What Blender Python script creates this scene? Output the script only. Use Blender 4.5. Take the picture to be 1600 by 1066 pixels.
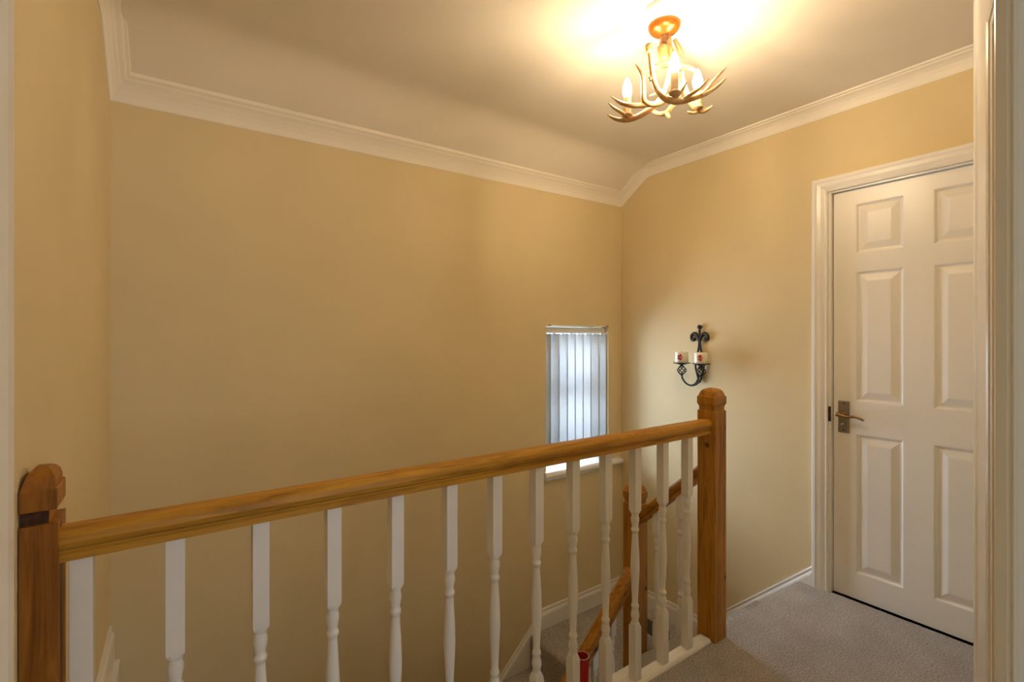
import bpy, bmesh, math, random
from mathutils import Vector, Matrix
random.seed(7)
for o in list(bpy.data.objects): bpy.data.objects.remove(o)
SC = bpy.context.scene
COL = SC.collection
PI = math.pi

# ------------------------------------------------------------------ camera, light, exposure
H = 1.263                                   # lens height above the landing carpet
TH = math.atan2(540, 760)                   # heading, from +Y towards +X
FW = Vector((math.sin(TH), math.cos(TH), 0)); RT = Vector((math.cos(TH), -math.sin(TH), 0))
cd = bpy.data.cameras.new('camera'); cam = bpy.data.objects.new('camera', cd); COL.objects.link(cam)
cam.location = (0, 0, H); cam.rotation_euler = (PI/2, 0, -TH)
cd.sensor_width = 36; cd.lens = 760/1600*36; cd.shift_y = -5/1600; cd.clip_start = 0.02
SC.camera = cam

w = bpy.data.worlds.new('sky'); SC.world = w; w.use_nodes = True
bgn = w.node_tree.nodes['Background']; bgn.inputs['Color'].default_value = (0.80, 0.90, 1.0, 1); bgn.inputs['Strength'].default_value = 2.0

def area(name, loc, rot, sx, sy, power, col):
    l = bpy.data.lights.new(name, 'AREA'); l.shape = 'RECTANGLE'; l.size = sx; l.size_y = sy; l.energy = power; l.color = col
    o = bpy.data.objects.new(name, l); COL.objects.link(o); o.location = loc; o.rotation_euler = rot
    return o
# overcast daylight outside the stair window, and at the bedroom window behind the camera
area('window_daylight', (2.45, 3.15, 1.25), (-PI/2, 0, 0), 1.6, 1.8, 200, (0.70, 0.85, 1.0))
area('bedroom_daylight', (1.0, -2.75, 1.45), (PI/2, 0, 0), 1.7, 1.2, 14.5, (0.82, 0.91, 1.0))
BULB = 400.0                                 # emission of the candle bulbs
SC.view_settings.view_transform = 'Standard'; SC.view_settings.look = 'None'
SC.view_settings.exposure = 0.0; SC.view_settings.gamma = 1.0
SC.view_settings.use_curve_mapping = False

# ------------------------------------------------------------------ materials
def nodes(name):
    m = bpy.data.materials.new(name); m.use_nodes = True
    nt = m.node_tree; return m, nt, nt.nodes['Principled BSDF']
def N(nt, t, **kw):
    n = nt.nodes.new(t)
    for k, v in kw.items(): setattr(n, k, v)
    return n
def c4(c): return (c[0], c[1], c[2], 1)
def coords(nt, scale=(1,1,1), rot=(0,0,0)):
    tc = N(nt, 'ShaderNodeTexCoord'); mp = N(nt, 'ShaderNodeMapping')
    mp.inputs['Scale'].default_value = scale; mp.inputs['Rotation'].default_value = rot
    nt.links.new(tc.outputs['Object'], mp.inputs['Vector']); return mp.outputs['Vector']
def noise(nt, vec, scale, detail=3, rough=0.5, dist=0.0):
    n = N(nt, 'ShaderNodeTexNoise'); n.inputs['Scale'].default_value = scale; n.inputs['Detail'].default_value = detail
    n.inputs['Roughness'].default_value = rough; n.inputs['Distortion'].default_value = dist
    nt.links.new(vec, n.inputs['Vector']); return n.outputs['Fac']
def ramp(nt, fac, stops):
    r = N(nt, 'ShaderNodeValToRGB'); e = r.color_ramp.elements
    while len(e) < len(stops): e.new(0.5)
    for i, (p, c) in enumerate(stops): e[i].position = p; e[i].color = c4(c)
    nt.links.new(fac, r.inputs['Fac']); return r.outputs['Color']
def bump(nt, fac, bs, strength, dist=0.002):
    b = N(nt, 'ShaderNodeBump'); b.inputs['Strength'].default_value = strength; b.inputs['Distance'].default_value = dist
    nt.links.new(fac, b.inputs['Height']); nt.links.new(b.outputs['Normal'], bs.inputs['Normal'])
def paint(name, col, rough, var=0.03, bscale=220, bst=0.15, scale=(1,1,1)):
    m, nt, bs = nodes(name); v = coords(nt, scale)
    f = noise(nt, v, 3.0, 4)
    lo = [c*(1-var) for c in col]; hi = [min(1, c*(1+var)) for c in col]
    nt.links.new(ramp(nt, f, [(0.3, lo), (0.7, hi)]), bs.inputs['Base Color'])
    bs.inputs['Roughness'].default_value = rough
    bump(nt, noise(nt, v, bscale, 2), bs, bst, 0.0006)
    return m
def wood(name, axis='z', slope=0.0, dark=1.0, knots=0.85, gold=1.0):
    m, nt, bs = nodes(name)
    sc = {'x': (2.2, 26, 26), 'z': (26, 26, 2.2), 'y': (26, 2.2, 26)}[axis]
    rot = {'x': (0, slope, 0), 'y': (slope, 0, 0), 'z': (0, 0, 0)}[axis]
    v = coords(nt, sc, rot)
    f = noise(nt, v, 1.6, 5, 0.6, 1.2)
    c = ramp(nt, f, [(0.25, (0.17*dark, 0.058*dark*gold, 0.005*dark)), (0.42, (0.36*dark, 0.155*dark*gold, 0.016*dark)), (0.60, (0.50*dark, 0.235*dark*gold, 0.028*dark)), (0.72, (0.40*dark, 0.17*dark*gold, 0.018*dark)), (0.82, (0.19*dark, 0.068*dark*gold, 0.006*dark))])
    vk = coords(nt, (1, 1, 1))
    vo = N(nt, 'ShaderNodeTexVoronoi'); vo.inputs['Scale'].default_value = 9.0; nt.links.new(vk, vo.inputs['Vector'])
    kn = ramp(nt, vo.outputs['Distance'], [(0.06, (0.10, 0.04, 0.012)), (0.15, (1, 1, 1))])
    mx = N(nt, 'ShaderNodeMix', data_type='RGBA', blend_type='MULTIPLY'); mx.inputs['Factor'].default_value = knots
    nt.links.new(c, mx.inputs['A']); nt.links.new(kn, mx.inputs['B'])
    nt.links.new(mx.outputs['Result'], bs.inputs['Base Color'])
    bs.inputs['Roughness'].default_value = 0.42; bs.inputs['Specular IOR Level'].default_value = 0.32
    bump(nt, f, bs, 0.25, 0.0015)
    return m
def plain(name, col, rough=0.5, metal=0.0, bscale=60, bst=0.1, var=0.08):
    m, nt, bs = nodes(name); v = coords(nt)
    f = noise(nt, v, bscale, 3)
    nt.links.new(ramp(nt, f, [(0.3, [c*(1-var) for c in col]), (0.7, [min(1, c*(1+var)) for c in col])]), bs.inputs['Base Color'])
    bs.inputs['Roughness'].default_value = rough; bs.inputs['Metallic'].default_value = metal
    bump(nt, f, bs, bst, 0.001)
    return m
M = {}
M['wall'] = paint('cream_emulsion', (0.715, 0.595, 0.358), 0.75, 0.025, 260, 0.22)
M['ceiling'] = paint('ceiling_emulsion', (0.85, 0.79, 0.70), 0.8, 0.02, 200, 0.2)
M['coving'] = paint('white_coving', (0.90, 0.85, 0.76), 0.6, 0.01, 200, 0.05)
M['gloss'] = paint('white_gloss', (0.84, 0.82, 0.79), 0.24, 0.012, 60, 0.012)
M['door'] = paint('white_door_paint', (0.84, 0.82, 0.79), 0.33, 0.012, 3, 0.0)
M['spindle'] = paint('white_spindle_paint', (0.82, 0.80, 0.78), 0.35, 0.015, 90, 0.08)
M['wood_x'] = wood('pine_handrail', 'x', 0, 1.08, 0.0, 1.10); M['wood_z'] = wood('pine_newel', 'z', 0, 0.95, 0.8)
M['wood_old'] = wood('old_pine_newel', 'z', 0, 0.74, 1.0, 0.88); M['wood_sx'] = wood('pine_sloping_rail', 'x', -0.75, 0.9); M['wood_sy'] = wood('pine_upper_rail', 'y', 0.75, 0.85)
M['old'] = plain('worn_dark_wood', (0.055, 0.022, 0.010), 0.8, 0, 90, 0.9, 0.6)
def carpet():
    m, nt, bs = nodes('carpet'); v = coords(nt)
    f = noise(nt, v, 150, 5, 0.85); g = noise(nt, v, 7, 3)
    a = ramp(nt, f, [(0.36, (0.21, 0.175, 0.155)), (0.5, (0.575, 0.525, 0.50)), (0.64, (0.90, 0.85, 0.82))])
    b = ramp(nt, g, [(0.3, (0.82, 0.80, 0.78)), (0.7, (1, 1, 1))])
    mx = N(nt, 'ShaderNodeMix', data_type='RGBA', blend_type='MULTIPLY'); mx.inputs['Factor'].default_value = 1
    nt.links.new(a, mx.inputs['A']); nt.links.new(b, mx.inputs['B']); nt.links.new(mx.outputs['Result'], bs.inputs['Base Color'])
    bs.inputs['Roughness'].default_value = 0.95; bs.inputs['Specular IOR Level'].default_value = 0.1
    bs.inputs['Sheen Weight'].default_value = 0.25
    bump(nt, f, bs, 1.0, 0.008)
    return m
M['carpet'] = carpet()
def grain_door():
    m = M['door']; nt = m.node_tree; bs = nt.nodes['Principled BSDF']
    v = coords(nt, (60, 60, 4)); f = noise(nt, v, 1.5, 4, 0.6, 2.0); bump(nt, f, bs, 0.22, 0.0012)
grain_door()
M['iron'] = plain('black_wrought_iron', (0.010, 0.010, 0.011), 0.6, 0.0, 120, 0.4, 0.3)
M['steel'] = plain('brushed_steel', (0.36, 0.33, 0.30), 0.38, 0.9, 150, 0.2)
M['brass'] = plain('aged_brass', (0.26, 0.17, 0.075), 0.4, 0.9, 120, 0.2)
M['gilt'] = plain('gilt_canopy', (0.30, 0.11, 0.012), 0.3, 0.35, 30, 0.1, 0.2)
M['wax'] = plain('cream_wax', (0.82, 0.76, 0.62), 0.5, 0, 40, 0.1, 0.04)
M['petal'] = plain('red_flower_print', (0.42, 0.035, 0.03), 0.6, 0, 160, 0.1, 0.5)
M['dark_rack'] = plain('dark_brown_rack', (0.055, 0.035, 0.022), 0.5, 0, 50, 0.3, 0.4)
M['sleeve'] = plain('candle_sleeve', (0.50, 0.36, 0.20), 0.6, 0, 40, 0.2, 0.15)
M['wick'] = plain('wick', (0.03, 0.02, 0.02), 0.9)
def antler():
    m, nt, bs = nodes('antler'); v = coords(nt, (1, 1, 1))
    f = noise(nt, v, 22, 4, 0.6, 0.6)
    nt.links.new(ramp(nt, f, [(0.3, (0.40, 0.19, 0.06)), (0.5, (0.62, 0.39, 0.18)), (0.72, (0.78, 0.60, 0.38))]), bs.inputs['Base Color'])
    bs.inputs['Roughness'].default_value = 0.38
    bump(nt, noise(nt, v, 90, 3), bs, 0.4, 0.002)
    return m
M['antler'] = antler()
M['hub'] = plain('hub_resin', (0.26, 0.13, 0.045), 0.5, 0, 40, 0.4, 0.25)
def emit(name, col, s):
    m, nt, bs = nodes(name); bs.inputs['Base Color'].default_value = c4(col)
    bs.inputs['Emission Color'].default_value = c4(col); bs.inputs['Emission Strength'].default_value = s
    return m
M['bulb'] = emit('warm_lit_bulb', (1.0, 0.75, 0.46), BULB)
def slat_mat():
    m, nt, bs = nodes('white_blind_fabric'); v = coords(nt, (1, 1, 1))
    out = nt.nodes['Material Output']
    tr = N(nt, 'ShaderNodeBsdfTranslucent'); tr.inputs['Color'].default_value = (0.62, 0.64, 0.66, 1)
    col = ramp(nt, noise(nt, v, 300, 2), [(0.3, (0.62, 0.63, 0.64)), (0.7, (0.68, 0.69, 0.70))])
    nt.links.new(col, bs.inputs['Base Color']); bs.inputs['Roughness'].default_value = 0.8
    mx = N(nt, 'ShaderNodeMixShader'); mx.inputs[0].default_value = 0.30
    nt.links.new(bs.outputs[0], mx.inputs[1]); nt.links.new(tr.outputs[0], mx.inputs[2]); nt.links.new(mx.outputs[0], out.inputs['Surface'])
    return m
M['slat'] = slat_mat()
def pane_mat():
    m, nt, bs = nodes('window_glass'); out = nt.nodes['Material Output']
    t = N(nt, 'ShaderNodeBsdfTransparent'); g = N(nt, 'ShaderNodeBsdfGlossy'); g.inputs['Roughness'].default_value = 0.02
    mx = N(nt, 'ShaderNodeMixShader'); fr = N(nt, 'ShaderNodeFresnel'); fr.inputs['IOR'].default_value = 1.45
    nt.links.new(fr.outputs[0], mx.inputs[0]); nt.links.new(t.outputs[0], mx.inputs[1]); nt.links.new(g.outputs[0], mx.inputs[2])
    nt.links.new(mx.outputs[0], out.inputs['Surface']); return m
M['glass'] = pane_mat()
def red_glass():
    m, nt, bs = nodes('red_glass'); bs.inputs['Base Color'].default_value = (0.55, 0.012, 0.012, 1)
    bs.inputs['Roughness'].default_value = 0.08; bs.inputs['Transmission Weight'].default_value = 0.35; bs.inputs['IOR'].default_value = 1.45
    return m
M['red'] = red_glass()
M['upvc'] = paint('window_frame_white', (0.84, 0.85, 0.86), 0.3, 0.01, 60, 0.03)

# ------------------------------------------------------------------ mesh helpers
def bm_new(): return bmesh.new()
def quad(bm, pts):
    return bm.faces.new([bm.verts.new(p) for p in pts])
def box(bm, x0, x1, y0, y1, z0, z1, bev=0.0, seg=2):
    vs = [bm.verts.new((x, y, z)) for z in (z0, z1) for y in (y0, y1) for x in (x0, x1)]
    fs = [bm.faces.new([vs[i] for i in f]) for f in ((0,2,3,1),(4,5,7,6),(0,1,5,4),(2,6,7,3),(0,4,6,2),(1,3,7,5))]
    if bev:
        es = list({e for f in fs for e in f.edges})
        bmesh.ops.bevel(bm, geom=es, offset=bev, segments=seg, affect='EDGES', profile=0.5)
def rings(bm, rr, close=True, cap0=True, cap1=True, smooth=None):
    """rr: list of rings (lists of points); loft between them"""
    vr = [[bm.verts.new(p) for p in r] for r in rr]
    n = len(vr[0])
    for i in range(len(vr)-1):
        for k in range(n if close else n-1):
            f = bm.faces.new((vr[i][k], vr[i][(k+1) % n], vr[i+1][(k+1) % n], vr[i+1][k]))
            if smooth and smooth(i): f.smooth = True
    if cap0 and n > 2: bm.faces.new(list(reversed(vr[0])))
    if cap1 and n > 2: bm.faces.new(vr[-1])
def circ(c, r, n=16, ax=(Vector((1,0,0)), Vector((0,1,0))), ph=0.0):
    return [Vector(c) + ax[0]*(r*math.cos(2*PI*k/n+ph)) + ax[1]*(r*math.sin(2*PI*k/n+ph)) for k in range(n)]
def sqring(x, y, z, h, n=16):
    out = []
    for k in range(n):
        a = 2*PI*k/n; c, s = math.cos(a), math.sin(a); r = h/max(abs(c), abs(s)); out.append(Vector((x+r*c, y+r*s, z)))
    return out
def lathe(bm, c, prof, n=24, axis='z', sm=True, cap0=True, cap1=True):
    A = {'z': (Vector((1,0,0)), Vector((0,1,0)), Vector((0,0,1))), 'x': (Vector((0,1,0)), Vector((0,0,1)), Vector((1,0,0)))}[axis]
    rings(bm, [circ(Vector(c)+A[2]*z, max(r, 1e-4), n, A[:2]) for r, z in prof], smooth=(lambda i: True) if sm else None, cap0=cap0, cap1=cap1)
def smooth_path(pts, n):
    """Catmull-Rom through (vector, radius)"""
    P = [(Vector(p), r) for p, r in pts]; out = []
    for i in range(len(P)-1):
        p0 = P[max(i-1, 0)]; p1 = P[i]; p2 = P[i+1]; p3 = P[min(i+2, len(P)-1)]
        for k in range(n):
            t = k/n; t2 = t*t; t3 = t2*t
            v = 0.5*((2*p1[0]) + (p2[0]-p0[0])*t + (2*p0[0]-5*p1[0]+4*p2[0]-p3[0])*t2 + (3*p1[0]-p0[0]-3*p2[0]+p3[0])*t3)
            out.append((v, p1[1]*(1-t)+p2[1]*t))
    out.append(P[-1]); return out
def tube(bm, pts, n=8, sub=4):
    P = smooth_path(pts, sub); up = None; rr = []
    for i, (p, r) in enumerate(P):
        t = (P[min(i+1, len(P)-1)][0]-P[max(i-1, 0)][0]).normalized()
        if up is None: up = t.orthogonal().normalized()
        up = (up - t*up.dot(t)).normalized(); s = t.cross(up)
        rr.append([p + up*(r*math.cos(2*PI*k/n)) + s*(r*math.sin(2*PI*k/n)) for k in range(n)])
    rings(bm, rr, smooth=lambda i: True)
def sweep(bm, prof_at):
    """prof_at: list of polygons (same count) lofted, capped"""
    rings(bm, prof_at)
def link(name, bm, mat, parent=None, loc=None):
    bmesh.ops.recalc_face_normals(bm, faces=bm.faces)
    off = Vector(loc) if loc is not None else (Vector((0,0,0)))
    pw = Vector(parent['_w']) if parent is not None and '_w' in parent else Vector((0,0,0))
    if loc is None: off = pw
    for v in bm.verts: v.co -= off
    me = bpy.data.meshes.new(name); bm.to_mesh(me); bm.free(); me.materials.append(M[mat])
    o = bpy.data.objects.new(name, me); COL.objects.link(o)
    o.location = off - pw
    o['_w'] = tuple(off)
    if parent is not None: o.parent = parent
    return o
def tag(o, label, cat, group=None):
    o['label'] = label; o['category'] = cat
    if group: o['group'] = group
    return o
def thing(name, loc, label, cat, group=None):
    o = bpy.data.objects.new(name, None); o.empty_display_size = 0.05; COL.objects.link(o); o.location = loc; o['_w'] = tuple(loc)
    return tag(o, label, cat, group)
def struct(o, label=None):
    o['kind'] = 'structure'
    if label: o['label'] = label
    return o
def sempty(name, loc):
    o = bpy.data.objects.new(name, None); o.empty_display_size = 0.05; COL.objects.link(o); o.location = loc; o['_w'] = tuple(loc); o['kind'] = 'structure'
    return o

# ------------------------------------------------------------------ the setting
XW = 2.692; YB = 2.418; ZC = 2.437; ZH = -2.60
def XL(y): return -0.178 - (YB-y)*0.0209          # left wall leans out a little
RISE, GO = 0.197, 0.212
WX0, WX1, WZ0, WZ1 = 1.985, 2.555, 0.372, 1.343   # stair window
YR = -2.80
# back wall with the window opening
bm = bm_new()
def bw(x0, x1, z0, z1): box(bm, x0, x1, YB, YB+0.28, z0, z1)
bw(-0.6, WX0, ZH, 2.75); bw(WX1, XW+0.3, ZH, 2.75); bw(WX0, WX1, ZH, WZ0-0.03); bw(WX0, WX1, WZ1, 2.75)
struct(link('wall_back', bm, 'wall'))
# right wall, opening for the panelled door
DY0, DY1, DZ = 0.374, 1.051, 1.981
bm = bm_new()
box(bm, XW, XW+0.12, DY1+0.03, YB, ZH, 2.75); box(bm, XW, XW+0.12, YR, DY0-0.03, -0.3, 2.75); box(bm, XW, XW+0.12, DY0-0.03, DY1+0.03, DZ+0.03, 2.75)
box(bm, XW, XW+0.12, DY0-0.03, DY1+0.03, ZH, 0.0)
struct(link('wall_right', bm, 'wall'))
bm = bm_new()
rings(bm, [[(XL(YB), YB, z), (XL(YR), YR, z), (XL(YR)-0.15, YR, z), (XL(YB)-0.15, YB, z)] for z in (ZH, 2.75)])
struct(link('wall_left', bm, 'wall'))
# partition the camera stands behind, with its doorway
bm = bm_new()
box(bm, 0.876, XW, 0.02, 0.140, -0.2, 2.6); box(bm, XL(0.08)-0.05, -0.056, 0.02, 0.140, -0.2, 2.6); box(bm, -0.056, 0.876, 0.02, 0.140, 2.04, 2.6)
struct(link('wall_front', bm, 'wall'))
bm = bm_new(); 
box(bm, -0.6, XW+0.1, YR-0.1, YR, -0.2, 0.80); box(bm, -0.6, XW+0.1, YR-0.1, YR, 2.1, 2.6); box(bm, -0.6, 0.1, YR-0.1, YR, 0.8, 2.1); box(bm, 1.9, XW+0.1, YR-0.1, YR, 0.8, 2.1)
struct(link('wall_rear', bm, 'wall'))
# ceiling: flat, then rolling down towards the back wall (a little lower at the left end)
prof = [(YR, ZC), (1.0, ZC), (1.9, ZC)]
sl = 0.716; YK = 2.178                      # slope starts here
def bend(e): return [(YR, ZC), (1.0, ZC), (1.9, ZC)] + [(YK+e*(-1+k/6), ZC - sl*e*(k/6)**2/4) for k in range(13)] + [(YB+0.06, ZC - sl*(YB+0.06-YK))]
prof = bend(0.10)
def ztilt(x, y): 
    k = max(0, min(1, (y-2.15)/0.26)); return -0.036*k*(1-(x+0.18)/2.87)
bm = bm_new()
xs = (-0.6, XW+0.12)
lo = [[Vector((x, y, z+ztilt(x, y))) for y, z in prof] for x in xs]
hi = [[Vector((x, y, 2.70)) for y, z in prof] for x in xs]
for A, B in ((lo[0], lo[1]), (hi[0], hi[1])):
    va = [bm.verts.new(p) for p in A]; vb = [bm.verts.new(p) for p in B]
    for i in range(len(va)-1):
        f = bm.faces.new((va[i], va[i+1], vb[i+1], vb[i])); f.smooth = True
struct(link('ceiling', bm, 'ceiling'))
edge = bend(0.025)
def zceil(x, y):
    for (a, za), (b, zb) in zip(edge, edge[1:]):
        if a <= y <= b: return za+(zb-za)*(y-a)/(b-a)+ztilt(x, y)
    return ZC
# landing floor with a rounded carpeted edge
bm = bm_new()
box(bm, -0.5, XW+0.05, YR-0.05, 1.212, -0.24, 0.0)
es = [e for e in bm.edges if all(abs(v.co.y-1.212) < 1e-5 and abs(v.co.z) < 1e-5 for v in e.verts)]
bmesh.ops.bevel(bm, geom=es, offset=0.022, segments=5, affect='EDGES', profile=0.5)
struct(link('floor', bm, 'carpet'), 'grey-brown carpeted landing floor')
bm = bm_new(); box(bm, -0.6, XW+0.2, -0.6, YB+0.2, ZH-0.1, ZH); struct(link('floor_hall', bm, 'carpet'))
bm = bm_new(); box(bm, -0.5, 1.84, 1.10, 1.20, ZH, -0.24); struct(link('wall_hall', bm, 'wall'))

# coving: concave plaster profile. (d = out from the wall, h = below the ceiling)
CP = [(0, 0.092), (0.004, 0.092), (0.006, 0.084), (0.014, 0.060), (0.026, 0.040), (0.042, 0.026), (0.058, 0.019), (0.062, 0.012), (0.074, 0.010), (0.076, 0.0), (0.076, -0.03), (0, -0.03)]
def hs(y): return 0.76-0.16*max(0, min(1, (y-YK)/(YB-YK)))
def cov_right(y):
    sl_ = 0
    return [Vector((XW-d*0.9, y, zceil(XW-d, min(y, YB))-h*hs(y))) for d, h in CP]
bm = bm_new(); ys = [0.14, 1.0, 1.9] + [YK-0.03+0.006*k for k in range(11)] + [YB-0.002]
rings(bm, [cov_right(y) for y in ys]); o = link('trim_coving_right', bm, 'coving'); struct(o)
bm = bm_new()
def cov_left(y):
    return [Vector((XL(y)+d*0.9, y, zceil(XL(y)+d, min(y, YB))-h*hs(y))) for d, h in CP]
rings(bm, [cov_left(y) for y in ys]); struct(link('trim_coving_left', bm, 'coving'))
bm = bm_new()
cs, sn = math.cos(math.atan(sl)), math.sin(math.atan(sl))
def cov_back(x):
    out = []
    for d, h in CP:
        y = YB - d*0.72
        out.append(Vector((x, y, zceil(x, y)-h*0.60)))
    return out
rings(bm, [cov_back(x) for x in (XL(YB)+0.001, 0.7, 1.4, 2.1, XW-0.001)]); struct(link('trim_coving_back', bm, 'coving'))

# skirtings. profile (d out from wall, h from top downwards)
def skp(hh): return [(0, 0), (0.006, 0), (0.009, -0.006), (0.009, -0.012), (0.0065, -0.016), (0.0065, -0.022), (0.013, -0.030), (0.016, -0.040), (0.016, -hh), (0, -hh)]
base = sempty('baseboard_right', (XW, 1.7, -0.6))
SKR = [(1.136, 0.100, 0.13), (1.212, 0.032, 0.14)]
ykink = 1.745; zql = -3*RISE
def sk_right(pts, hh):
    b = bm_new(); rings(b, [[Vector((XW-d, y, z+h)) for d, h in skp(hh)] for y, z in pts]); return b
link('sloping_board', sk_right([(1.136, 0.100), (ykink, -0.465)], 0.20), 'gloss', base)
link('level_board', sk_right([(ykink, -0.465), (YB-0.001, -0.465)], 0.16), 'gloss', base)
base = sempty('baseboard_back', (1.9, YB, -0.6))
def sk_back(pts, hh):
    b = bm_new(); rings(b, [[Vector((x, YB-d, z+h)) for d, h in skp(hh)] for x, z in pts]); return b
link('level_board', sk_back([(XW-0.001, -0.462), (1.950, -0.462)], 0.16), 'gloss', base)
link('sloping_board', sk_back([(1.950, -0.462), (0.05, -0.462-0.925*1.90)], 0.22), 'gloss', base)
base = sempty('baseboard_left', (XL(1.8), 1.8, 0.0))
bm = bm_new(); rings(bm, [[Vector((XL(y)+d, y, 0.157+h)) for d, h in skp(0.137)] for y in (1.24, YB-0.003)]); link('skirting', bm, 'gloss', base)
bm = bm_new(); rings(bm, [[Vector(p) for p in ((XL(y), y, 0.02), (-0.146, y, 0.02), (-0.146, y, -0.22), (XL(y), y, -0.22))] for y in (1.24, YB-0.003)]); link('floor_edge_board', bm, 'gloss', base)

# window in the stair wall
win = sempty('window_1', (2.27, YB+0.15, WZ0))
for (x0, x1, z0_, z1_) in ((WX0, WX0+0.055, WZ0, WZ1), (WX1-0.055, WX1, WZ0, WZ1), (WX0+0.055, WX1-0.055, WZ1-0.055, WZ1), (WX0+0.055, WX1-0.055, WZ0, WZ0+0.055), (WX0+0.055, WX1-0.055, 0.885, 0.955)):
    bm = bm_new(); box(bm, x0, x1, YB+0.16, YB+0.22, z0_, z1_, 0.006); link('frame_bar', bm, 'upvc', win)
for z0_, z1_ in ((WZ0+0.05, 0.89), (0.95, WZ1-0.05)):
    bm = bm_new(); box(bm, WX0+0.05, WX1-0.05, YB+0.185, YB+0.195, z0_, z1_); link('pane', bm, 'glass', win)
bm = bm_new(); box(bm, 2.16, 2.30, YB+0.142, YB+0.16, 0.905, 0.93, 0.006); link('window_handle', bm, 'upvc', win)
# sill board with bull-nosed front and horns
bm = bm_new()
sp = [(YB+0.17, 0.362), (YB+0.17, 0.402), (YB-0.022, 0.402), (YB-0.033, 0.399), (YB-0.041, 0.391), (YB-0.044, 0.382), (YB-0.041, 0.372), (YB-0.034, 0.365), (YB-0.024, 0.362)]
rings(bm, [[Vector((x, y, z)) for y, z in sp] for x in (1.955, 2.668)]); 
link('window_sill', bm, 'gloss', win)

# vertical blind
bl = thing('vertical_blind', (2.27, YB+0.06, WZ1), 'white fabric vertical blind hanging in the stair window recess', 'blind')
bm = bm_new(); box(bm, WX0+0.005, WX1-0.008, YB+0.026, YB+0.072, WZ1-0.048, WZ1-0.012, 0.004); link('headrail', bm, 'upvc', bl)
ang = math.radians(-74); ns = 8
for k in range(ns):
    xc = WX0 + 0.036 + k*(WX1-WX0-0.056)/(ns-1); a = ang + math.radians(random.uniform(-5, 5)) + (math.radians(9) if k > 5 else 0); yc = YB+0.050
    hw = 0.0445; b = bm_new(); n = 6; rr = []
    for z in (WZ1-0.055, 1.1, 0.8, 0.448+random.uniform(-0.004, 0.004)):
        f_, g_ = [], []
        for i in range(n+1):
            t = -1+2*i/n; bowl = 0.005*(1-t*t)
            px, py = t*hw, bowl
            f_.append(Vector((xc+px*math.cos(a)-py*math.sin(a), yc+px*math.sin(a)+py*math.cos(a), z)))
            g_.append(Vector((xc+px*math.cos(a)-(py+0.0006)*math.sin(a), yc+px*math.sin(a)+(py+0.0006)*math.cos(a), z)))
        rr.append(f_ + list(reversed(g_)))
    rings(b, rr, smooth=lambda i: True); s = link('slat', b, 'slat', bl, loc=(xc, yc, WZ1-0.055))
    b = bm_new(); box(b, xc-0.006, xc+0.006, YB+0.043, YB+0.057, WZ1-0.058, WZ1-0.046, 0.002); link('carrier', b, 'upvc', s)
    b = bm_new(); box(b, xc-0.02, xc+0.02, yc-0.004, yc+0.004, 0.435, 0.452, 0.002); link('weight', b, 'upvc', s)
cw = thing('curtain_wire', (2.27, YB-0.012, WZ1), 'thin white curtain wire stretched between two hooks above the blind', 'curtain wire')
bm = bm_new(); tube(bm, [((WX0+0.004, YB-0.010, WZ1+0.003), 0.0035), ((2.27, YB-0.010, WZ1-0.001), 0.0035), ((WX1-0.016, YB-0.010, WZ1+0.001), 0.0035)]); link('wire', bm, 'upvc', cw)
for x in (WX0+0.012, WX1-0.030):
    bm = bm_new(); tube(bm, [((x, YB+0.005, WZ1+0.002), 0.004), ((x, YB-0.012, WZ1+0.002), 0.004), ((x+0.02, YB-0.014, WZ1+0.0), 0.003)]); link('hook', bm, 'brass', cw)

# panelled door in the right wall
XD = 2.712
door = sempty('door_1', (XD, 0.72, 0)); door['label'] = 'white six-panel door closed in the right wall'
PY = [(0.953, 0.765), (0.660, 0.472)]; PZ = [(0.128, 0.800), (0.955, 1.582), (1.669, 1.908)]
leaf = bm_new()
yc = sorted({DY0+0.003, DY1-0.003} | {v for p in PY for v in p}); zc = sorted({0.003, DZ-0.003} | {v for p in PZ for v in p})
for i in range(len(yc)-1):
    for j in range(len(zc)-1):
        ym, zm = (yc[i]+yc[i+1])/2, (zc[j]+zc[j+1])/2
        if any(b < ym < a for a, b in PY) and any(a < zm < b for a, b in PZ): continue
        box(leaf, XD, XD+0.03, yc[i], yc[i+1], zc[j], zc[j+1])
bmesh.ops.remove_doubles(leaf, verts=leaf.verts, dist=1e-5)
lo_ = link('leaf', leaf, 'door', door)
for a, b_ in PY:
    for z0_, z1_ in PZ:
        b = bm_new(); rr = []
        for ins, dep in ((0, 0.0), (0.004, 0.001), (0.010, 0.008), (0.016, 0.009), (0.020, 0.008), (0.046, 0.0005), (0.05, 0.0)):
            rr.append([Vector((XD+dep, y, z)) for y, z in ((b_+ins, z0_+ins), (a-ins, z0_+ins), (a-ins, z1_-ins), (b_+ins, z1_-ins))])
        rings(b, rr, cap0=False); link('panel', b, 'door', lo_)
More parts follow.
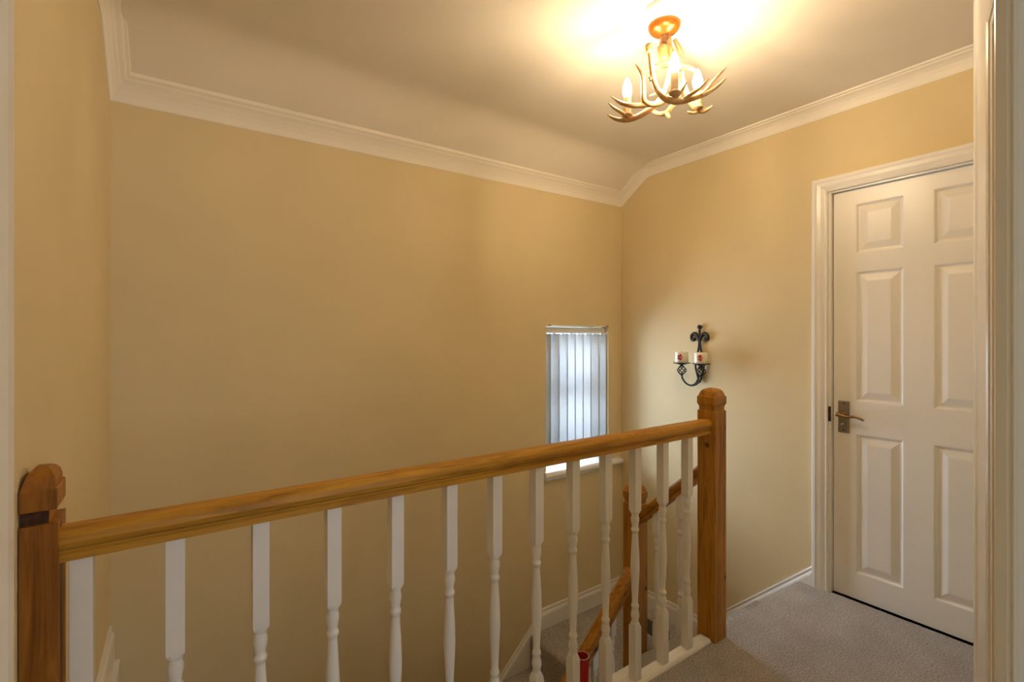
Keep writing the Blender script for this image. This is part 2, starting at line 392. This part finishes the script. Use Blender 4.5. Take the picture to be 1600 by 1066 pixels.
# lining and architrave
bm = bm_new()
for (y0_, y1_, z0_, z1_) in ((DY1, DY1+0.03, 0, DZ+0.03), (DY0-0.03, DY0, 0, DZ+0.03), (DY0, DY1, DZ, DZ+0.03)):
    box(bm, XW-0.001, XW+0.119, y0_, y1_, z0_, z1_)
link('lining', bm, 'gloss', door)
bm = bm_new(); box(bm, XD+0.031, XD+0.043, DY1-0.012, DY1, 0, DZ); box(bm, XD+0.031, XD+0.043, DY0, DY0+0.012, 0, DZ); link('stop_bead', bm, 'gloss', door)
AP = [(0.0, 0.0), (0.0, 0.013), (0.006, 0.016), (0.010, 0.013), (0.014, 0.014), (0.030, 0.019), (0.046, 0.021), (0.054, 0.024), (0.066, 0.023), (0.070, 0.018), (0.070, 0.0)]  # (from inner edge outwards, thickness)
def architrave(b, y_in0, y_in1, ztop, X, out):
    pth = [(y_in1, 0.0, 1, 0), (y_in1, ztop, 1, 1), (y_in0, ztop, -1, 1), (y_in0, 0.0, -1, 0)]
    rings(b, [[Vector((X+out*t, y+sy*wd, z+sz*wd)) for wd, t in AP] for y, z, sy, sz in pth])
bm = bm_new(); architrave(bm, DY0-0.008, DY1+0.012, DZ+0.008, XW, -1); link('architrave', bm, 'gloss', door)
# handle set
hp = bm_new(); box(hp, XD-0.006, XD, 0.977, 1.027, 0.798, 0.955, 0.003); hp = link('handle_plate', hp, 'steel', door); hp['label'] = 'brushed steel handle plate with lock'
bm = bm_new(); lathe(bm, (XD-0.03, 1.002, 0.892), [(0.009, 0.0), (0.010, 0.012), (0.016, 0.018), (0.017, 0.026)], 16, 'x')
tube(bm, [((XD-0.036, 1.022, 0.890), 0.011), ((XD-0.038, 1.004, 0.886), 0.0095), ((XD-0.040, 0.975, 0.881), 0.007), ((XD-0.042, 0.945, 0.886), 0.006), ((XD-0.043, 0.918, 0.880), 0.006), ((XD-0.042, 0.905, 0.872), 0.005)], 10)
link('lever', bm, 'brass', hp)
bm = bm_new(); lathe(bm, (XD-0.018, 1.004, 0.838), [(0.004, 0.0), (0.0075, 0.003), (0.0075, 0.012)], 14, 'x'); link('lock_turn', bm, 'steel', hp)
for z in (0.942, 0.811):
    bm = bm_new(); lathe(bm, (XD-0.0075, 1.002, z), [(0.0035, 0.0), (0.004, 0.003)], 10, 'x'); link('screw', bm, 'old', hp)
bm = bm_new(); box(bm, XW-0.006, XW+0.016, DY1+0.0005, DY1+0.013, 0.848, 0.922, 0.002); link('strike_keep', bm, 'old', door)

# second doorway, in the short splayed wall beside the camera's own door
g = math.radians(14.8); D2 = Vector((math.cos(g), math.sin(g), 0)); N2 = Vector((-math.sin(g), math.cos(g), 0))
def UV(u, n, z): return D2*u + N2*n + Vector((0, 0, z))
a_ = 0.112; u1 = 1.435; u0 = 1.672; zh = 1.930
d2 = sempty('door_2', UV(1.55, -a_-0.05, 0)); d2['label'] = 'white door frame in the splayed wall'
def pillar(b, poly, z0_, z1_): rings(b, [[UV(u, n, z) for u, n in poly] for z in (z0_, z1_)])
def fr_path(b, prof_):                       # prof_: (out from inner edge, n); up the far jamb and back along the head
    rings(b, [[UV(u1+wd, n, 0.0) for wd, n in prof_], [UV(u1+wd, n, zh+wd) for wd, n in prof_], [UV(0.80, n, zh+wd) for wd, n in prof_]])
bm = bm_new(); fr_path(bm, [(0.0, -a_-0.02), (0.0, -a_-0.003), (0.006, -a_), (0.190, -a_), (0.200, -a_+0.004), (0.225, -a_+0.005), (0.237, -a_-0.001), (0.237, -a_-0.02)]); link('architrave', bm, 'gloss', d2)
bm = bm_new(); fr_path(bm, [(-0.012, -a_-0.11), (-0.012, -a_-0.008), (-0.006, -a_-0.006), (0.02, -a_-0.006), (0.02, -a_-0.11)]); link('lining', bm, 'gloss', d2)
bm = bm_new(); rings(bm, [[UV(u1-0.0125+du, -a_-0.0195+dn, z) for du, dn in ((0, -0.007), (-0.002, -0.007), (-0.002, 0.007), (0, 0.007))] for z in (0.865, 0.905)]); link('strike_plate', bm, 'brass', d2)
bm = bm_new()
pillar(bm, [(u1+0.02, -a_-0.11), (u0-0.01, -a_-0.11), (u0-0.01, -a_-0.015), (u1+0.02, -a_-0.015)], 0, 2.43)
pillar(bm, [(0.80, -a_-0.11), (u1+0.02, -a_-0.11), (u1+0.02, -a_-0.015), (0.80, -a_-0.015)], zh+0.02, 2.43)
struct(link('wall_splay', bm, 'wall'))
# the camera's own doorway: lining, stop and architraves
d3 = sempty('door_3', (0.85, 0.1, 0)); d3['label'] = 'white gloss frame of the doorway the view is taken from'
bm = bm_new()
pr = [(0.85, 0.1465), (0.8525, 0.1480), (0.876, 0.1480), (0.876, -0.02), (0.857, -0.02), (0.857, 0.118), (0.852, 0.126), (0.850, 0.1305), (0.8515, 0.1335), (0.850, 0.1365)]
rings(bm, [[Vector((x, y, z)) for x, y in pr] for z in (0, 2.02)]); link('right_lining', bm, 'gloss', d3)
bm = bm_new(); box(bm, -0.057, -0.031, 0.0, 0.150, 0, 2.02, 0.003); link('left_lining', bm, 'gloss', d3)
bm = bm_new(); 
lp = [(-0.100, 0.141), (-0.100, 0.150), (-0.078, 0.160), (-0.040, 0.166), (-0.0318, 0.1655), (-0.0295, 0.1625), (-0.0297, 0.159), (-0.0288, 0.1580), (-0.0285, 0.152), (-0.029, 0.141)]
rings(bm, [[Vector((x, y, z)) for x, y in lp] for z in (0, 2.09)]); link('left_architrave', bm, 'gloss', d3)
bm = bm_new(); box(bm, -0.057, 0.876, -0.02, 0.148, 2.02, 2.04); link('head_lining', bm, 'gloss', d3)

# loft hatch in the ceiling
lh = thing('loft_hatch', (1.12, 0.90, ZC), 'white moulded loft hatch frame in the ceiling beside the antler light', 'loft hatch')
hx0, hx1, hy0, hy1 = 0.80, 1.428, 0.60, 1.173
HP = [(0.0, 0.0), (0.0, 0.008), (0.006, 0.014), (0.016, 0.016), (0.020, 0.012), (0.026, 0.012), (0.034, 0.020), (0.044, 0.020), (0.050, 0.012), (0.055, 0.0)]
bm = bm_new(); cr = [(hx0, hy0, 1, 1), (hx1, hy0, -1, 1), (hx1, hy1, -1, -1), (hx0, hy1, 1, -1)]
vr = [[bm.verts.new((x+sx*d, y+sy*d, ZC-t)) for d, t in HP] for x, y, sx, sy in cr]
for i in range(4):
    for k in range(len(HP)-1): bm.faces.new((vr[i][k], vr[i][k+1], vr[(i+1) % 4][k+1], vr[(i+1) % 4][k]))
link('hatch_frame', bm, 'coving', lh)
bm = bm_new(); box(bm, hx0+0.05, hx1-0.05, hy0+0.05, hy1-0.05, ZC-0.006, ZC-0.001); link('hatch_panel', bm, 'ceiling', lh)

# ------------------------------------------------------------------ stairs
st = thing('staircase', (1.9, 1.9, ZH), 'carpeted staircase with pine handrails turning at a quarter landing below the window', 'stairs')
def step(x0, x1, y0, y1, zt, depth, edge):
    b = bm_new(); box(b, x0, x1, y0, y1, zt-depth, zt)
    if edge == 'y': es = [e for e in b.edges if all(abs(v.co.y-y1) < 1e-5 and abs(v.co.z-zt) < 1e-5 for v in e.verts)]
    else: es = [e for e in b.edges if all(abs(v.co.x-x0) < 1e-5 and abs(v.co.z-zt) < 1e-5 for v in e.verts)]
    bmesh.ops.bevel(b, geom=es, offset=0.02, segments=4, affect='EDGES', profile=0.5)
    return link('step', b, 'carpet', st)
X0U = 1.9265
s1 = step(X0U, XW-0.017, 1.2125, 1.212+GO+0.01, -RISE, 0.19, 'y')
s2 = step(X0U, XW-0.017, 1.212+GO-0.02, 1.212+2*GO+0.01, -2*RISE, 0.19, 'y')
ZQ = -3*RISE
b = bm_new(); box(b, 1.845, XW-0.017, 1.212+2*GO-0.02, YB-0.017, ZQ-0.2, ZQ)
es = [e for e in b.edges if all(abs(v.co.x-1.845) < 1e-5 and abs(v.co.z-ZQ) < 1e-5 for v in e.verts)]
bmesh.ops.bevel(b, geom=es, offset=0.02, segments=4, affect='EDGES', profile=0.5)
link('quarter_landing', b, 'carpet', st)
for k in range(1, 10):
    step(1.855-GO*k-0.01, 1.855-GO*(k-1)+0.015, 1.615, YB-0.017, ZQ-RISE*k, 0.19, 'x')
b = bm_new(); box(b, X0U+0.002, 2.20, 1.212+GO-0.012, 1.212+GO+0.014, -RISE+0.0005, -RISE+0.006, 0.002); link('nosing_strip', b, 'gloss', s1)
# outer strings
def oblong(pts): 
    b = bm_new(); rings(b, pts); return b
ps = RISE/GO
def pitch_u(y): return -ps*(y-1.212)
def pitch_l(x): return ZQ - ps*(1.855-x)
bm = bm_new(); rings(bm, [[Vector((x, y, pitch_u(y)+dz)) for x, dz in ((1.866, 0.05), (1.904, 0.05), (1.904, 0.0), (1.928, 0.0), (1.928, -0.28), (1.866, -0.28))] for y in (1.2345, 1.60)]); link('outer_string', bm, 'gloss', st)
bm = bm_new(); rings(bm, [[Vector((x, y, pitch_l(x)+dz)) for y, dz in ((1.584, 0.05), (1.622, 0.05), (1.622, -0.28), (1.584, -0.28))] for x in (1.87, 0.0)]); link('outer_string', bm, 'gloss', st)

# ------------------------------------------------------------------ balustrades
def baluster(x, y, zb, zt, off, parent, h=0.0160):
    """square foot, turned shaft, square head; off shifts the turned part (0 = landing balusters)"""
    b = bm_new()
    P = [('s', h, zb), ('s', h, 0.200+off), ('s', h*0.99, 0.206+off), ('c', 0.0165, 0.219+off), ('c', 0.0122, 0.222+off), ('c', 0.0138, 0.229+off), ('c', 0.0128, 0.234+off),
         ('c', 0.0160, 0.243+off), ('c', 0.0160, 0.252+off), ('c', 0.0128, 0.266+off), ('c', 0.0112, 0.274+off), ('c', 0.0145, 0.277+off), ('c', 0.0148, 0.282+off), ('c', 0.0142, 0.287+off), ('c', 0.0112, 0.290+off),
         ('c', 0.0115, 0.310+off), ('c', 0.0140, 0.360+off), ('c', 0.0168, 0.410+off), ('c', 0.0170, 0.432+off), ('c', 0.0158, 0.470+off), ('c', 0.0130, 0.515+off), ('c', 0.0112, 0.545+off),
         ('c', 0.0110, 0.553+off), ('c', 0.0142, 0.555+off), ('c', 0.0150, 0.561+off), ('c', 0.0142, 0.566+off), ('c', 0.0112, 0.569+off), ('c', 0.0125, 0.580+off), ('c', 0.0155, 0.593+off), ('c', 0.0158, 0.603+off), ('c', 0.0130, 0.611+off), ('c', 0.0138, 0.615+off), ('c', 0.0125, 0.620+off),
         ('c', 0.0165, 0.622+off), ('s', h*0.99, 0.632+off), ('s', h, 0.638+off), ('s', h, zt)]
    kinds = [p[0] for p in P]
    rr = [sqring(x, y, z, r) if k == 's' else circ((x, y, z), r*0.95) for k, r, z in P]
    rings(b, rr, smooth=lambda i: kinds[i] == 'c' and kinds[i+1] == 'c')
    return link('baluster', b, 'spindle', parent, loc=(x, y, zb))
def newel(x0, x1, y0, y1, zb, zt, parent, groove=False, worn=False, nick=0.006):
    """zt = top of the rounded cap"""
    cx, cy = (x0+x1)/2, (y0+y1)/2; hx, hy = (x1-x0)/2, (y1-y0)/2
    b = bm_new()
    if groove:                                # channel down the face beside the handrail
        poly = [(x0, y0), (x1-0.003, y0), (x1, y0+0.003), (x1, y0+0.030), (x1-0.008, y0+0.032), (x1-0.008, y0+0.050), (x1, y0+0.052), (x1, y1), (x0, y1)]
        rings(b, [[Vector((x, y, z)) for x, y in poly] for z in (zb, zt-0.095)])
    else:
        box(b, x0, x1, y0, y1, zb, zt-0.094, 0.0035)
    wm = 'wood_old' if worn else 'wood_z'
    o = link('newel_post', b, wm, parent, loc=(cx, cy, zb))
    b = bm_new()
    R = [(-nick, -0.096), (-nick, -0.074 if worn else -0.082), (-nick*0.8, -0.0735 if worn else -0.075), (-0.0015, -0.0715 if worn else -0.068), (0, -0.070 if worn else -0.066), (0, -0.037), (-0.001, -0.035), (-0.004, -0.034), (0.85, -0.024), (0.74, -0.013), (0.56, -0.006), (0.32, -0.0015), (0.04, 0.0)]
    rings(b, [[Vector((cx+sx*((hx if groove and sx < 0 and z < -0.03 else hx+s) if s <= 0 else hx*s), cy+sy*(hy+s if s <= 0 else hy*s), zt+z)) for sx, sy in ((-1,-1),(1,-1),(1,1),(-1,1))] for s, z in R])
    link('newel_cap', b, wm, o)
    if worn:
        b = bm_new(); box(b, cx-hx+0.001, cx+hx-0.012, cy-hy+0.0095, cy-hy+0.014, zt-0.0945, zt-0.0742); link('worn_neck', b, 'old', o)
    return o
RP = [(-0.026, -0.058), (-0.026, -0.046), (-0.022, -0.043), (-0.022, -0.039), (-0.029, -0.034), (-0.0315, -0.024), (-0.030, -0.012), (-0.024, -0.003), (-0.012, 0.0), (0.012, 0.0), (0.024, -0.003), (0.030, -0.012), (0.0315, -0.024), (0.029, -0.034), (0.022, -0.039), (0.022, -0.043), (0.026, -0.046), (0.026, -0.058)]
NY0, NY1 = 1.148, 1.232; YC = 1.192
lb = thing('landing_balustrade', (0.9, YC, 0), 'long level pine handrail with white turned spindles along the landing edge', 'balustrade')
newel(1.842, 1.925, NY0, NY1, 0.0, 1.052, lb); newel(XL(1.19)+0.001, -0.155, NY0, NY1+0.006, 0.0, 1.036, lb, groove=True, worn=True, nick=0.011)
bm = bm_new(); rings(bm, [[Vector((x, YC+d, 0.922+h)) for d, h in RP] for x in (-0.1555, 1.843)], smooth=None); link('handrail', bm, 'wood_x', lb, loc=(0.85, YC, 0.9))
bm = bm_new(); rings(bm, [[Vector((x, y, z)) for y, z in ((1.163, 0.0), (1.163, 0.006), (1.167, 0.013), (1.172, 0.015), (1.212, 0.015), (1.216, 0.012), (1.216, -0.02), (1.212, -0.02), (1.212, 0.0))] for x in (-0.150, 1.836)]); link('base_rail', bm, 'gloss', lb)
bxs = [0.0146, 0.168, 0.323, 0.480, 0.636, 0.785, 0.941, 1.094, 1.247, 1.400, 1.559, 1.714]
for x in bxs: baluster(x, YC, 0.012, 0.870, 0.0, lb)
bm = bm_new(); box(bm, -0.1430, -0.110, YC-0.018, YC+0.018, 0.012, 0.870, 0.001); link('half_baluster', bm, 'spindle', lb)
bm = bm_new(); rings(bm, [[Vector((x, y, z)) for y, z in ((1.2165, 0.008), (1.262, 0.008), (1.265, 0.004), (1.265, -0.2), (1.2165, -0.2))] for x in (-0.14, 1.455)]); o = struct(link('trim_edge_board', bm, 'gloss'))

ub = st
def rail_top_u(y): return 0.712 - 0.90*(y-1.25)
bm = bm_new(); rings(bm, [[Vector((1.885+d*0.9, y, rail_top_u(y)+h*1.25)) for d, h in RP] for y in (1.2335, 1.575)]); link('handrail', bm, 'wood_sy', ub, loc=(1.885, 1.4, 0.5))['label'] = 'short sloping pine handrail'
for y, off in ((1.342, -0.172), (1.471, -0.290)): baluster(1.885, y, pitch_u(y)+0.045, rail_top_u(y)-0.05, off, ub)
lf = st
newel(1.842, 1.925, 1.560, 1.645, -1.05, 0.545, lf)['label'] = 'lower pine newel post'
def rail_top_l(x): return 0.140 - 0.925*(1.842-x)
bm = bm_new(); rings(bm, [[Vector((x, 1.603+d, rail_top_l(x)+h*1.3)) for d, h in RP] for x in (1.843, 0.05)]); link('handrail', bm, 'wood_sx', lf, loc=(1.0, 1.6, -0.5))['label'] = 'pine handrail running down the lower flight'
x = 1.716; k = 0
while x > 0.15:
    baluster(x, 1.603, pitch_l(x)+0.045, rail_top_l(x)-0.055, pitch_l(x)+0.576-0.625, lf); x -= 0.118; k += 1

# ------------------------------------------------------------------ small things
rg = thing('glass_tumbler', (1.183, 1.2415, 0.008), 'tall red glass tumbler standing on the white ledge behind the spindles', 'glass')
bm = bm_new(); lathe(bm, (1.183, 1.2415, 0.008), [(0.014, 0.0), (0.019, 0.003), (0.0215, 0.012), (0.0225, 0.05), (0.0235, 0.146), (0.0225, 0.147), (0.0215, 0.146), (0.0200, 0.05), (0.018, 0.014), (0.002, 0.010)], 28)
link('tumbler', bm, 'red', rg)
bm = bm_new(); lathe(bm, (1.183, 1.2415, 0.1530), [(0.0215, 0), (0.0238, 0), (0.0238, 0.0015), (0.0215, 0.0015), (0.0215, 0)], 28, cap0=False, cap1=False); link('rim', bm, 'upvc', rg)

rk = thing('slatted_rack', (2.30, 1.85, ZQ), 'dark brown slatted rack on the quarter landing carpet behind the lower newel', 'rack')
def rod(p, q, r): 
    b = bm_new(); tube(b, [(p, r), ((Vector(p)+Vector(q))/2, r), (q, r)], 6, 2); return b
for dx in (0.0, 0.10):
    for dy in (-0.09, 0.09):
        link('leg', rod((2.25+dx, 1.85+dy, ZQ), (2.25+dx, 1.85+dy, ZQ+0.17), 0.009), 'dark_rack', rk)
for zz in (0.03, 0.16):
    for dy in (-0.09, 0.09): link('side_bar', rod((2.25, 1.85+dy, ZQ+zz), (2.35, 1.85+dy, ZQ+zz), 0.008), 'dark_rack', rk)
for i in range(8): link('slat', rod((2.25+0.10*i/7, 1.76, ZQ+0.165), (2.25+0.10*i/7, 1.94, ZQ+0.165), 0.006), 'dark_rack', rk)
for i in range(8): link('slat', rod((2.25+0.10*i/7, 1.762, ZQ+0.03), (2.25+0.10*i/7, 1.762, ZQ+0.16), 0.005), 'dark_rack', rk)

# wall sconce
SY = 1.775
sc = thing('wall_sconce', (XW, SY, 1.0), 'black wrought iron two-arm candle sconce on the right wall', 'sconce')
bm = bm_new(); xs_ = XW-0.012
tube(bm, [((xs_, SY, 1.318), 0.006), ((xs_, SY, 1.28), 0.006), ((xs_, SY, 1.24), 0.008), ((xs_, SY+0.010, 1.18), 0.0065), ((xs_, SY+0.030, 1.10), 0.006), ((xs_, SY+0.012, 1.02), 0.006), ((xs_, SY, 0.985), 0.004)])
tube(bm, [((xs_, SY, 1.26), 0.006), ((xs_, SY-0.010, 1.18), 0.0065), ((xs_, SY-0.030, 1.10), 0.006), ((xs_, SY-0.012, 1.02), 0.006), ((xs_, SY, 0.985), 0.004)])
lathe(bm, (xs_, SY, 1.316), [(0.002, 0.0), (0.011, 0.005), (0.0145, 0.014), (0.011, 0.023), (0.002, 0.028)], 14)
link('back_stem', bm, 'iron', sc)
for sg in (-1, 1):
    bm = bm_new()
    pts = [((xs_, SY, 1.235), 0.008), ((xs_, SY+sg*0.012, 1.272), 0.009), ((xs_, SY+sg*0.034, 1.292), 0.009), ((xs_, SY+sg*0.056, 1.277), 0.009), ((xs_, SY+sg*0.055, 1.255), 0.009), ((xs_, SY+sg*0.040, 1.249), 0.010), ((xs_, SY+sg*0.035, 1.262), 0.011)]
    tube(bm, pts); link('scroll', bm, 'iron', sc)
AX = 2.592; AY = {-1: 1.707, 1: 1.840}
bm = bm_new()
tube(bm, [((AX, AY[1], 1.035), 0.0055), ((AX, AY[1]-0.006, 1.012), 0.0055), ((AX, AY[1]-0.030, 0.985), 0.0055), ((AX, SY, 0.974), 0.0055), ((AX, AY[-1]+0.030, 0.985), 0.0055), ((AX, AY[-1]+0.006, 1.012), 0.0055), ((AX, AY[-1], 1.035), 0.0055)])
tube(bm, [((AX, SY, 0.974), 0.0055), ((AX+0.05, SY, 0.985), 0.0055), ((xs_, SY, 1.03), 0.0055)])
link('arm', bm, 'iron', sc)
for sg in (-1, 1):
    y = AY[sg]; bm = bm_new()
    for k in range(6):
        a0 = k*PI/3; pts = []
        for i in range(7):
            t = i/6; r = 0.004+0.022*math.sin(PI*t); a = a0 + t*PI*0.75
            pts.append(((AX+r*math.cos(a), y+r*math.sin(a), 1.034+0.058*t), 0.003))
        tube(bm, pts, 6, 2)
    link('twisted_cage', bm, 'iron', sc)
    bm = bm_new(); lathe(bm, (AX, y, 1.088), [(0.006, 0.0), (0.010, 0.008), (0.030, 0.014), (0.050, 0.018), (0.052, 0.022), (0.048, 0.022), (0.01, 0.019)], 24); link('candle_dish', bm, 'iron', sc)
for sg, lab in ((1, 'cream pillar candle with red flower on the sconce dish nearer the window'), (-1, 'cream pillar candle with red flower on the sconce dish nearer the door')):
    y = AY[sg]; zb = 1.109
    ca = thing('pillar_candle', (AX, y, zb), lab, 'candle', 'candles on the wall sconce')
    bm = bm_new(); lathe(bm, (AX, y, zb), [(0.036, 0.0), (0.038, 0.003), (0.038, 0.062), (0.036, 0.066), (0.030, 0.067), (0.006, 0.063)], 28); link('wax_body', bm, 'wax', ca)
    bm = bm_new(); tube(bm, [((AX, y, zb+0.060), 0.0012), ((AX+0.001, y, zb+0.070), 0.0012), ((AX+0.003, y, zb+0.076), 0.0010)], 5, 2); link('wick', bm, 'wick', ca)
    bm = bm_new()                               # pressed flower wrapped on the wax
    vd = -math.atan2(1, 0)  # placeholder
    phi0 = math.atan2(-y, -AX) - 0.30*(1 if sg == 1 else 0.5)*-1*-1
    def cyl(s, h): 
        p = phi0 + s/0.0385; return Vector((AX+0.0385*math.cos(p), y+0.0385*math.sin(p), zb+0.035+h))
    ctr = bm.verts.new(cyl(0, 0)); rim = []
    for k in range(30):
        a = 2*PI*k/30; r = 0.0155+0.0022*math.cos(5*a); rim.append(bm.verts.new(cyl(r*math.cos(a), r*1.15*math.sin(a))))
    for k in range(30): bm.faces.new((ctr, rim[k], rim[(k+1) % 30]))
    fl = link('flower', bm, 'petal', ca); fl['label'] = 'red flower pressed on the wax'

# antler ceiling light. view-local helper: lateral/height from a sight line at the given distance
AXL = FW*1.829 + RT*0.573                       # axis of the fitting (plan)
cl = thing('ceiling_light', (AXL.x, AXL.y, ZC), 'antler ceiling light with three lit candle bulbs', 'ceiling light')
def L(r, dep, z): v = FW*dep + RT*r; return Vector((v.x, v.y, z))      # lateral, distance, height (metres)
def A(cx, cy, dep):                              # a point of the antlers measured on the photograph, given its distance
    px = 940+cx*0.1642; py = 20+cy*0.1642
    return L((px-800)/760*dep, dep, H+(528-py)/760*dep)
bm = bm_new(); lathe(bm, (AXL.x, AXL.y, ZC-0.034), [(0.010, -0.004), (0.024, 0.000), (0.030, 0.004), (0.046, 0.010), (0.056, 0.020), (0.060, 0.031), (0.060, 0.034)], 32); cn = link('canopy', bm, 'gilt', cl); cn['label'] = 'round gilt ceiling rose'
bm = bm_new(); sq = FW*1.785+RT*0.552; lathe(bm, (AXL.x+FW.x*0.025+RT.x*0.012, AXL.y+FW.y*0.025+RT.y*0.012, ZC-0.034), [(0.003, -0.003), (0.004, 0.003), (0.003, 0.006)], 10); link('canopy_screw', bm, 'steel', cn)
bm = bm_new()
lathe(bm, (AXL.x, AXL.y, 2.285), [(0.004, -0.002), (0.016, 0.000), (0.021, 0.012), (0.018, 0.030), (0.022, 0.045), (0.016, 0.062), (0.019, 0.085), (0.014, 0.105), (0.016, 0.125)], 20)
link('hub', bm, 'hub', cl)
ANT = [
 # front antler: burr, beam, tines
 ('a', [[(455,330,1.72,.010),(452,365,1.72,.0125),(460,400,1.72,.0085),(472,490,1.71,.0080),(485,600,1.70,.0085),(520,715,1.69,.0090),(585,800,1.68,.0100),(660,838,1.67,.0100),(760,842,1.66,.0095),(880,810,1.66,.0085),(1000,765,1.67,.0070),(1100,700,1.69,.0050),(1182,622,1.71,.0015)],
        [(940,790,1.66,.0070),(1010,720,1.68,.0062),(1070,640,1.70,.0052),(1130,575,1.72,.0038),(1185,520,1.74,.0012)],
        [(770,830,1.66,.0070),(850,775,1.64,.0060),(940,715,1.63,.0045),(1022,620,1.62,.0012)],
        [(680,835,1.67,.0075),(735,780,1.65,.0060),(780,715,1.64,.0042),(816,648,1.63,.0012)],
        [(470,640,1.70,.0065),(455,620,1.69,.0045)]]),
 # left antler low, carrying the left candle
 ('b', [[(690,470,1.83,.0085),(650,560,1.84,.0080),(625,660,1.85,.0080),(590,770,1.85,.0085),(520,870,1.86,.0095),(430,940,1.86,.0098),(330,995,1.87,.0098),(230,1022,1.87,.0085),(130,1010,1.87,.0060),(55,968,1.88,.0014)],
        [(270,1005,1.87,.0075),(180,945,1.85,.0062),(110,900,1.84,.0045),(65,858,1.83,.0013)]]),
 # left antler high, in front
 ('c', [[(720,560,1.79,.0070),(700,700,1.77,.0080),(640,800,1.76,.0090),(540,865,1.76,.0095),(430,875,1.75,.0090),(300,885,1.75,.0080),(180,858,1.76,.0060),(88,792,1.77,.0014)],
        [(470,875,1.75,.0090),(405,840,1.74,.0085),(398,740,1.73,.0078),(390,620,1.72,.0062),(355,540,1.72,.0042),(320,488,1.72,.0013)]]),
 # right antler at the back, carrying the right candle
 ('d', [[(700,480,1.86,.0080),(790,505,1.90,.0085),(870,540,1.93,.0080),(925,590,1.95,.0060),(930,640,1.95,.0020)],
        [(745,560,1.86,.0070),(780,680,1.85,.0080),(830,820,1.83,.0090),(890,905,1.82,.0092),(960,938,1.81,.0080),(1020,915,1.81,.0050),(1052,882,1.81,.0014)],
        [(930,930,1.82,.0075),(880,955,1.81,.0055),(828,948,1.80,.0040),(822,940,1.80,.0020)]]),
 # back antler in the middle
 ('e', [[(640,480,1.88,.0075),(570,500,1.92,.0080),(470,530,1.95,.0075),(410,580,1.97,.0050)],
        [(720,820,1.88,.0075),(670,885,1.90,.0080),(620,950,1.91,.0085),(540,962,1.92,.0075),(480,930,1.92,.0060),(400,890,1.93,.0020)],
        [(615,950,1.91,.0075),(640,990,1.90,.0060),(645,1008,1.90,.0025)],
        [(760,560,1.87,.0075),(760,700,1.87,.0080),(720,820,1.88,.0075)],
        [(610,735,1.86,.0060),(530,765,1.87,.0045),(455,790,1.88,.0013)]]),
]
for nm, strokes in ANT:
    bm = bm_new()
    for s in strokes: tube(bm, [(A(x, y, d + {'a': 0.045, 'c': 0.07}.get(nm, 0)), r*1.15) for x, y, d, r in s], 9, 4)
    if nm == 'a': 
        p = A(452, 352, 1.765); lathe(bm, p, [(0.006, -0.012), (0.015, 0.004), (0.016, 0.012), (0.013, 0.018), (0.004, 0.016)], 16)
    link('antler', bm, 'antler', cl)
bm = bm_new(); lathe(bm, A(585, 370, 1.80), [(0.012, -0.034), (0.016, -0.026), (0.0175, -0.006), (0.021, 0.004), (0.021, 0.016), (0.014, 0.022), (0.004, 0.020)], 18); link('burr', bm, 'hub', cl)
bm = bm_new(); tube(bm, [(A(640, 250, 1.80), .010), (A(650, 340, 1.79), .0105), (A(690, 440, 1.78), .011), (A(720, 560, 1.79), .008)], 10); tube(bm, [(A(690, 250, 1.83), .007), (A(735, 330, 1.84), .009), (A(765, 400, 1.86), .007)], 8); link('stem', bm, 'hub', cl)
for (r_, dep) in ((0.568, 1.70), (0.443, 1.87), (0.691, 1.81)):
    p = L(r_, dep, 2.118); bm = bm_new()
    lathe(bm, p, [(0.006, -0.012), (0.019, -0.003), (0.021, 0.002), (0.0155, 0.006), (0.0145, 0.010), (0.0145, 0.066), (0.0135, 0.069), (0.010, 0.070)], 20)
    s = link('candle_sleeve', bm, 'sleeve', cl, loc=p)
    bm = bm_new(); lathe(bm, p+Vector((0, 0, 0.068)), [(0.009, 0.0), (0.013, 0.006), (0.0172, 0.020), (0.0175, 0.030), (0.0150, 0.046), (0.0100, 0.062), (0.0045, 0.073), (0.0008, 0.078)], 14)
    link('bulb', bm, 'bulb', s)
for o in bpy.data.objects:
    if '_w' in o: del o['_w']
